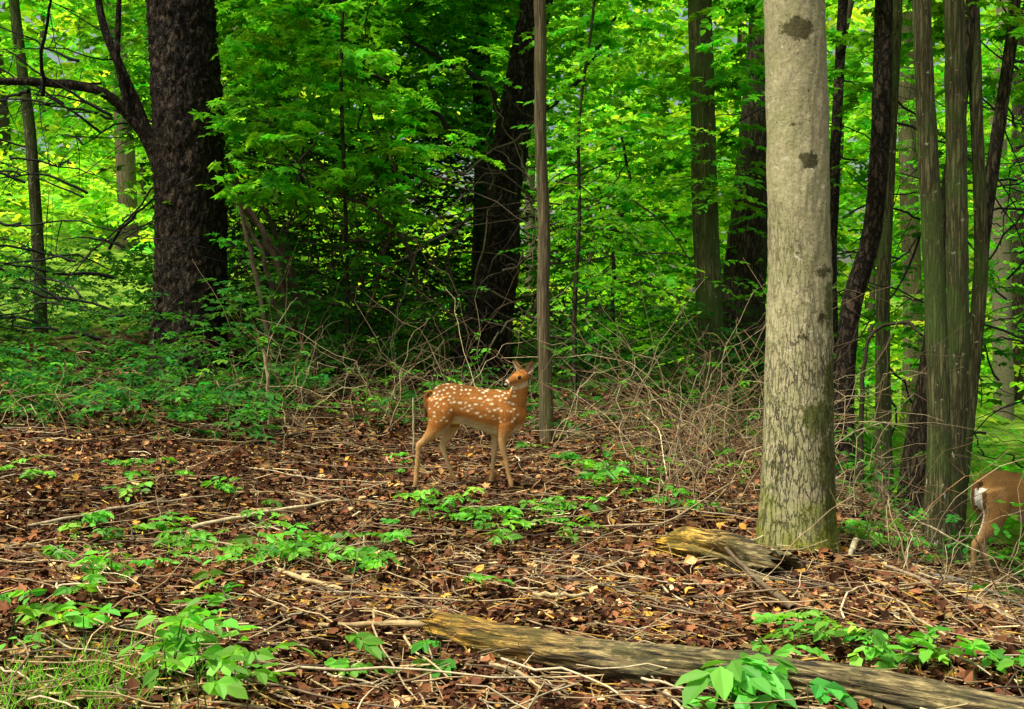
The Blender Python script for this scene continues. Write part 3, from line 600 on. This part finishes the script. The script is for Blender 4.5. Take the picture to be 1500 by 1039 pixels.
# ------------------------------------------------------------ deer
PX=.00392
def fx(px): return (px-690)*PX
def fz(py): return (727-py)*PX
def loft(secs,S=(0,1,0),sides=20):
    s=np.array(secs,float)
    k=len(s); tt=np.linspace(0,k-1,(k-1)*5+1)
    def cub(v):
        m=np.gradient(v); i=np.minimum(tt.astype(int),k-2); u=tt-i
        return (2*u**3-3*u**2+1)*v[i]+(u**3-2*u**2+u)*m[i]+(-2*u**3+3*u**2)*v[i+1]+(u**3-u**2)*m[i+1]
    q=np.stack([cub(s[:,i]) for i in range(5)],1); q[:,3:]=np.maximum(q[:,3:],.003)
    P=q[:,:3]; T=nrm(np.gradient(P,axis=0)); S=np.array(S,float)
    A=nrm(S-(T@S)[:,None]*T); B=np.cross(T,A)
    th=np.linspace(0,2*np.pi,sides,endpoint=False)
    V=P[:,None]+q[:,3,None,None]*np.cos(th)[:,None]*A[:,None]+q[:,4,None,None]*np.sin(th)[:,None]*B[:,None]
    n=len(P); V=V.reshape(-1,3); V=np.concatenate([V,[P[0]-T[0]*q[0,3]*.5],[P[-1]+T[-1]*q[-1,3]*.5]])
    idx=np.arange(n*sides).reshape(n,sides); F=[]
    for i in range(n-1):
        for j in range(sides): F.append([int(idx[i,j]),int(idx[i,(j+1)%sides]),int(idx[i+1,(j+1)%sides]),int(idx[i+1,j])])
    for j in range(sides):
        F.append([n*sides,int(idx[0,(j+1)%sides]),int(idx[0,j])]); F.append([n*sides+1,int(idx[-1,j]),int(idx[-1,(j+1)%sides])])
    return V,F
def build_deer(name,pose,spots=True,scale=1.0,loc=(0,0,0),rotz=0,base=(.62,.25,.055)):
    Vs=[];Fs=[];o=0
    def add(vf):
        nonlocal o
        Vs.append(vf[0]); Fs.extend([[i+o for i in f] for f in vf[1]]); o+=len(vf[0])
    tors=[(627,594,606,.02),(632,586,620,.044),(643,579,630,.064),(660,576,634,.068),(685,580,636,.07),(708,584,644,.074),(728,585,650,.071),(745,588,650,.06),(758,596,644,.046),(767,607,634,.025)]
    add(loft([(fx(p),0,(fz(t)+fz(b))/2,w,(fz(t)-fz(b))/2) for p,t,b,w in tors]))
    for sg in (1,-1): add(loft([(fx(735),sg*.045,fz(598),.02,.03),(fx(739),sg*.052,fz(618),.026,.045),(fx(741),sg*.046,fz(640),.022,.04)]))
    if pose=='fawn':
        add(loft([(fx(740),0,fz(620),.05,.085),(fx(750),0,fz(605),.048,.074),(fx(757),-.002,fz(592),.04,.056),(fx(761),-.004,fz(580),.033,.043),(fx(762),-.006,fz(570),.029,.036)]))
        Hc=np.array([fx(763),-.006,fz(568)]); d=nrm(np.array([-.78,-.58,-.2]))
    else:
        add(loft([(fx(742),0,fz(618),.05,.085),(fx(762),0,fz(598),.045,.06),(fx(782),0,fz(575),.034,.042),(fx(798),0,fz(552),.03,.036)]))
        Hc=np.array([fx(800),0,fz(548)]); d=nrm(np.array([.9,0,-.3]))
    s=nrm(np.cross(d,[0,0,1.])); up=np.cross(s,d)
    hs=[(-.042,.02,.02,0),(-.02,.036,.037,.002),(.005,.042,.042,.004),(.03,.039,.038,.002),(.058,.030,.031,-.003),(.085,.0215,.025,-.007),(.11,.018,.02,-.01),(.128,.016,.017,-.012),(.137,.009,.010,-.013)]
    add(loft([tuple(Hc+d*t+up*oz)+(a,b) for t,a,b,oz in hs],S=s))
    nh=[(645,598,-.038,.038,.075),(648,616,-.045,.044,.08),(645,632,-.048,.038,.062),(635,647,-.046,.027,.039),(625,657,-.043,.018,.024),(617,664,-.042,.0155,.020),(615,676,-.042,.0125,.014),(613,700,-.042,.0115,.0125),(612,714,-.042,.0135,.014),(611,721,-.042,.012,.013),(608,727,-.042,.014,.019)]
    fh=[(650,600,.038,.038,.07),(656,618,.045,.044,.074),(660,634,.048,.037,.058),(657,648,.046,.026,.036),(651,660,.043,.018,.023),(649,668,.042,.0155,.02),(652,680,.042,.0125,.014),(659,700,.042,.0115,.0125),(664,711,.042,.0135,.014),(667,717,.042,.012,.013),(669,722,.042,.014,.019)]
    nf=[(742,612,-.036,.03,.06),(741,632,-.042,.032,.052),(737,648,-.042,.025,.034),(735,660,-.042,.019,.023),(737,676,-.042,.0165,.018),(740,686,-.042,.013,.014),(744,706,-.042,.0115,.012),(747,718,-.042,.0135,.014),(748,724,-.042,.012,.013),(750,730,-.042,.014,.019)]
    ff=[(732,612,.036,.03,.06),(730,632,.042,.032,.05),(727,648,.042,.025,.033),(725,660,.042,.019,.023),(723,674,.042,.0165,.018),(722,684,.042,.013,.014),(720,702,.042,.0115,.012),(719,712,.042,.0135,.014),(718,717,.042,.012,.013),(719,722,.042,.014,.019)]
    for leg in (nh,fh,nf,ff): add(loft([(fx(a),c,fz(b),w1,w2) for a,b,c,w1,w2 in leg]))
    add(loft([(fx(633),0,fz(588),.018,.012),(fx(628),0,fz(591),.019,.011),(fx(625),0,fz(600),.019,.010),(fx(625),0,fz(612),.016,.009),(fx(626),0,fz(624),.007,.006)]))
    me=bpy.data.meshes.new(name); me.from_pydata(np.concatenate(Vs).tolist(),[],Fs)
    tmp=bpy.data.objects.new(name+'_t',me); col.objects.link(tmp)
    r=tmp.modifiers.new('r','REMESH'); r.mode='VOXEL'; r.voxel_size=.004
    sm=tmp.modifiers.new('s','SMOOTH'); sm.factor=.5; sm.iterations=5
    dg=bpy.context.evaluated_depsgraph_get(); me2=bpy.data.meshes.new_from_object(tmp.evaluated_get(dg))
    bpy.data.objects.remove(tmp); me2.name=name
    n=len(me2.vertices); V=np.zeros(n*3,np.float32); me2.vertices.foreach_get('co',V); V=V.reshape(-1,3).astype(float)
    Nm=np.zeros(n*3,np.float32); me2.vertices.foreach_get('normal',Nm); Nm=Nm.reshape(-1,3).astype(float)
    base=np.array(base); C=np.tile(base,(n,1))
    def mixc(C,c,f): f=np.clip(f,0,1)[:,None]; return C*(1-f)+np.array(c)*f
    x,y,z=V.T
    C=mixc(C,base*.45,(z-fz(600))/.06*(x<fx(745))*.8)
    C=mixc(C,(.5,.3,.13),(fz(636)-z)/.07*.85)
    C=mixc(C,(.8,.7,.5),(-Nm[:,2]-.3)/.4*((z<fz(622))&(z>fz(655))&(x>fx(640)))*.95)
    C=mixc(C,(.7,.56,.38),((np.abs(y)<.034)&(z<fz(640))&(z>fz(700)))*.5)
    C=mixc(C,(.03,.02,.015),((z<fz(723)+(y>0)*.02)*1.0))
    hd=(V-Hc)@d; hu=(V-Hc)@up; rad=np.linalg.norm(V-Hc-hd[:,None]*d,axis=1); head=(rad<.058)&(hd>-.02)&(hd<.15)
    C=mixc(C,(.72,.6,.42),head*(hu<-.018)*(hd<.11)*.7)
    C=mixc(C,base*.45,head*(hd>.06)*(hu>-.008)*.8)
    C=mixc(C,base*.4,head*(hu>.03)*.5)
    C=mixc(C,(.8,.7,.55),head*(hd>.105)*(hd<.115)*.8)
    C=mixc(C,(.012,.01,.01),head*(hd>.123)*1.0)
    tail=(x<fx(630)); C=mixc(C,(.12,.05,.02),tail*(z>fz(628))*(z<fz(588))*.8)
    if not spots:
        C=mixc(C,(.95,.93,.85),((x<fx(637))&(Nm[:,0]<-.15)&(np.abs(y)>.012)&(np.abs(y)<.045)&(z<fz(596))&(z>fz(652)))*.95)
    else:
        cand=np.where((z>fz(630))&(x>fx(632))&(x<fx(758))&(z<fz(574))&(np.abs(Nm[:,2])<.97)&(Nm[:,2]>-.2))[0]; rng.shuffle(cand)
        ch=[]
        for i in cand[:4000]:
            if all(np.linalg.norm(V[i]-V[j])>.019 for j in ch): ch.append(i)
            if len(ch)>240: break
        for i in ch:
            if rng.random()<.15: continue
            dv=V-V[i]; r0=U(.0035,.008); dd=np.sqrt((dv[:,0]*U(.6,1.1))**2+dv[:,1]**2+(dv[:,2]*1.15)**2)
            C=mixc(C,(.9,.8,.58),((r0-dd)/.004+.5)*.95)
    C=C*(1+.12*np.sin(x*37+z*21)*np.sin(z*45-x*13))[:,None]
    for a in list(me2.color_attributes): me2.color_attributes.remove(a)
    ca=me2.color_attributes.new('Col','FLOAT_COLOR','POINT'); cc=np.ones((n,4),np.float32); cc[:,:3]=C
    ca.data.foreach_set('color',cc.ravel())
    me2.materials.clear(); me2.materials.append(M_fur); me2.polygons.foreach_set('use_smooth',np.ones(len(me2.polygons),bool))
    ob=bpy.data.objects.new(name,me2); col.objects.link(ob)
    m=42000; i=rng.integers(0,n,m); i=i[(z[i]>fz(705))&~(head[i]&(hd[i]>.03))]
    flow=np.tile([-1,0,-.55],(len(i),1)).astype(float); flow[(z[i]<fz(640))|(x[i]>fx(750))]=[-.1,0,-1]
    D=nrm(nrm(flow-(flow*Nm[i]).sum(1,keepdims=True)*Nm[i])+Nm[i]*.35+rng.normal(0,.2,(len(i),3)))
    ln=U(.005,.012,len(i))*np.where((z[i]<fz(650))|head[i],.45,1)
    side=nrm(np.cross(D,Nm[i])); w=.0007
    TV=np.stack([V[i]-side*w,V[i]+side*w,V[i]+D*ln[:,None]],1).reshape(-1,3)
    TF=np.arange(len(i)*3).reshape(-1,3); TC=np.repeat(C[i]*np.exp(rng.normal(0,.25,(len(i),1))),3,0)
    make_mesh('fur',TV,TF,TC,M_fur,parent=ob)
    for sg in (1,-1):
        bpos=Hc-d*.012+s*sg*.026+up*.026; e=nrm(s*sg*.85+up*.75-d*.15); face=nrm(d*.9+s*sg*.25); sd=np.cross(e,face)
        nu,nv=12,9; EV=[];EC=[]
        for layer in (0,1):
            for a in range(nu):
                u=a/(nu-1); wd=.025*(math.sin(math.pi*min(1,(u*.86+.12)))**.8)
                for b in range(nv):
                    v=b/(nv-1)*2-1
                    EV.append(bpos+e*u*.096+sd*v*wd-face*((1-v*v)*wd*.9+layer*.0018))
                    inn=np.array([.6,.44,.33])*(.4+.6*abs(v)) if abs(v)<.85 else np.array([.3,.2,.13]); EC.append(inn if layer==0 else base*.5)
        EF=[]
        for layer in (0,1):
            o2=layer*nu*nv
            for a in range(nu-1):
                for b in range(nv-1): q=o2+a*nv+b; EF.append([q,q+1,q+nv+1,q+nv])
        make_mesh('ear',np.array(EV),np.array(EF),np.array(EC),M_fur,smooth=True,parent=ob)
        ec=Hc+d*.042+s*sg*.032+up*.011
        bm=bmesh.new(); bmesh.ops.create_uvsphere(bm,u_segments=16,v_segments=12,radius=.011); em=bpy.data.meshes.new('eye'); bm.to_mesh(em); bm.free()
        em.materials.append(M_eye); eo=bpy.data.objects.new('eye',em); col.objects.link(eo); eo.location=ec; eo.parent=ob
    ob.scale=(scale,)*3; ob.location=loc; ob.rotation_euler=(0,0,rotz)
    return ob
M_fur=colmat('deer_fur',rough=.8,scale=200,spec=.1,detailmix=.25)
M_eye,nt,out=newmat('eye_black'); p=N_(nt,'ShaderNodeBsdfPrincipled'); p.inputs['Base Color'].default_value=(.006,.004,.003,1); p.inputs['Roughness'].default_value=.08; L_(nt,p.outputs[0],out.inputs[0])
fy=6.02
build_deer('fawn','fawn',True,.98,(-.225,fy,hz(-.25,fy)+.015),base=(.48,.19,.045))
build_deer('deer','walk',False,1.36,(3.36,7.3,hz(3.2,7.2)+.02),.35,base=(.5,.27,.09))

# ------------------------------------------------------------ light & camera
sv=Vector((-.35,-.22,.95)).normalized()
sun=bpy.data.lights.new('sun','SUN'); sun.energy=5.0; sun.angle=math.radians(6); sun.color=(1,.97,.84)
so=bpy.data.objects.new('sun',sun); col.objects.link(so); so.rotation_euler=sv.to_track_quat('Z','Y').to_euler()
w=bpy.data.worlds.new('World'); scene.world=w; w.use_nodes=True; nt=w.node_tree
bg=nt.nodes['Background']; sky=nt.nodes.new('ShaderNodeTexSky'); sky.sky_type='NISHITA'; sky.sun_disc=False
sky.sun_elevation=math.asin(sv.z); sky.sun_rotation=math.atan2(sv.x,sv.y); sky.air_density=1.0; sky.dust_density=5.0; sky.ozone_density=.5
wt=nt.nodes.new('ShaderNodeMix'); wt.data_type='RGBA'; wt.blend_type='MULTIPLY'; wt.inputs[0].default_value=1; wt.inputs[7].default_value=(1.25,1.2,.9,1)
nt.links.new(sky.outputs[0],wt.inputs[6]); nt.links.new(wt.outputs[2],bg.inputs[0]); bg.inputs[1].default_value=.145
cam=bpy.data.cameras.new('camera'); co=bpy.data.objects.new('camera',cam); col.objects.link(co)
cam.sensor_width=36; cam.lens=1608/1500*36; cam.clip_end=1000; cam.clip_start=.05
co.location=(0,0,1.1); co.rotation_euler=(math.radians(90-1.41),0,0); scene.camera=co
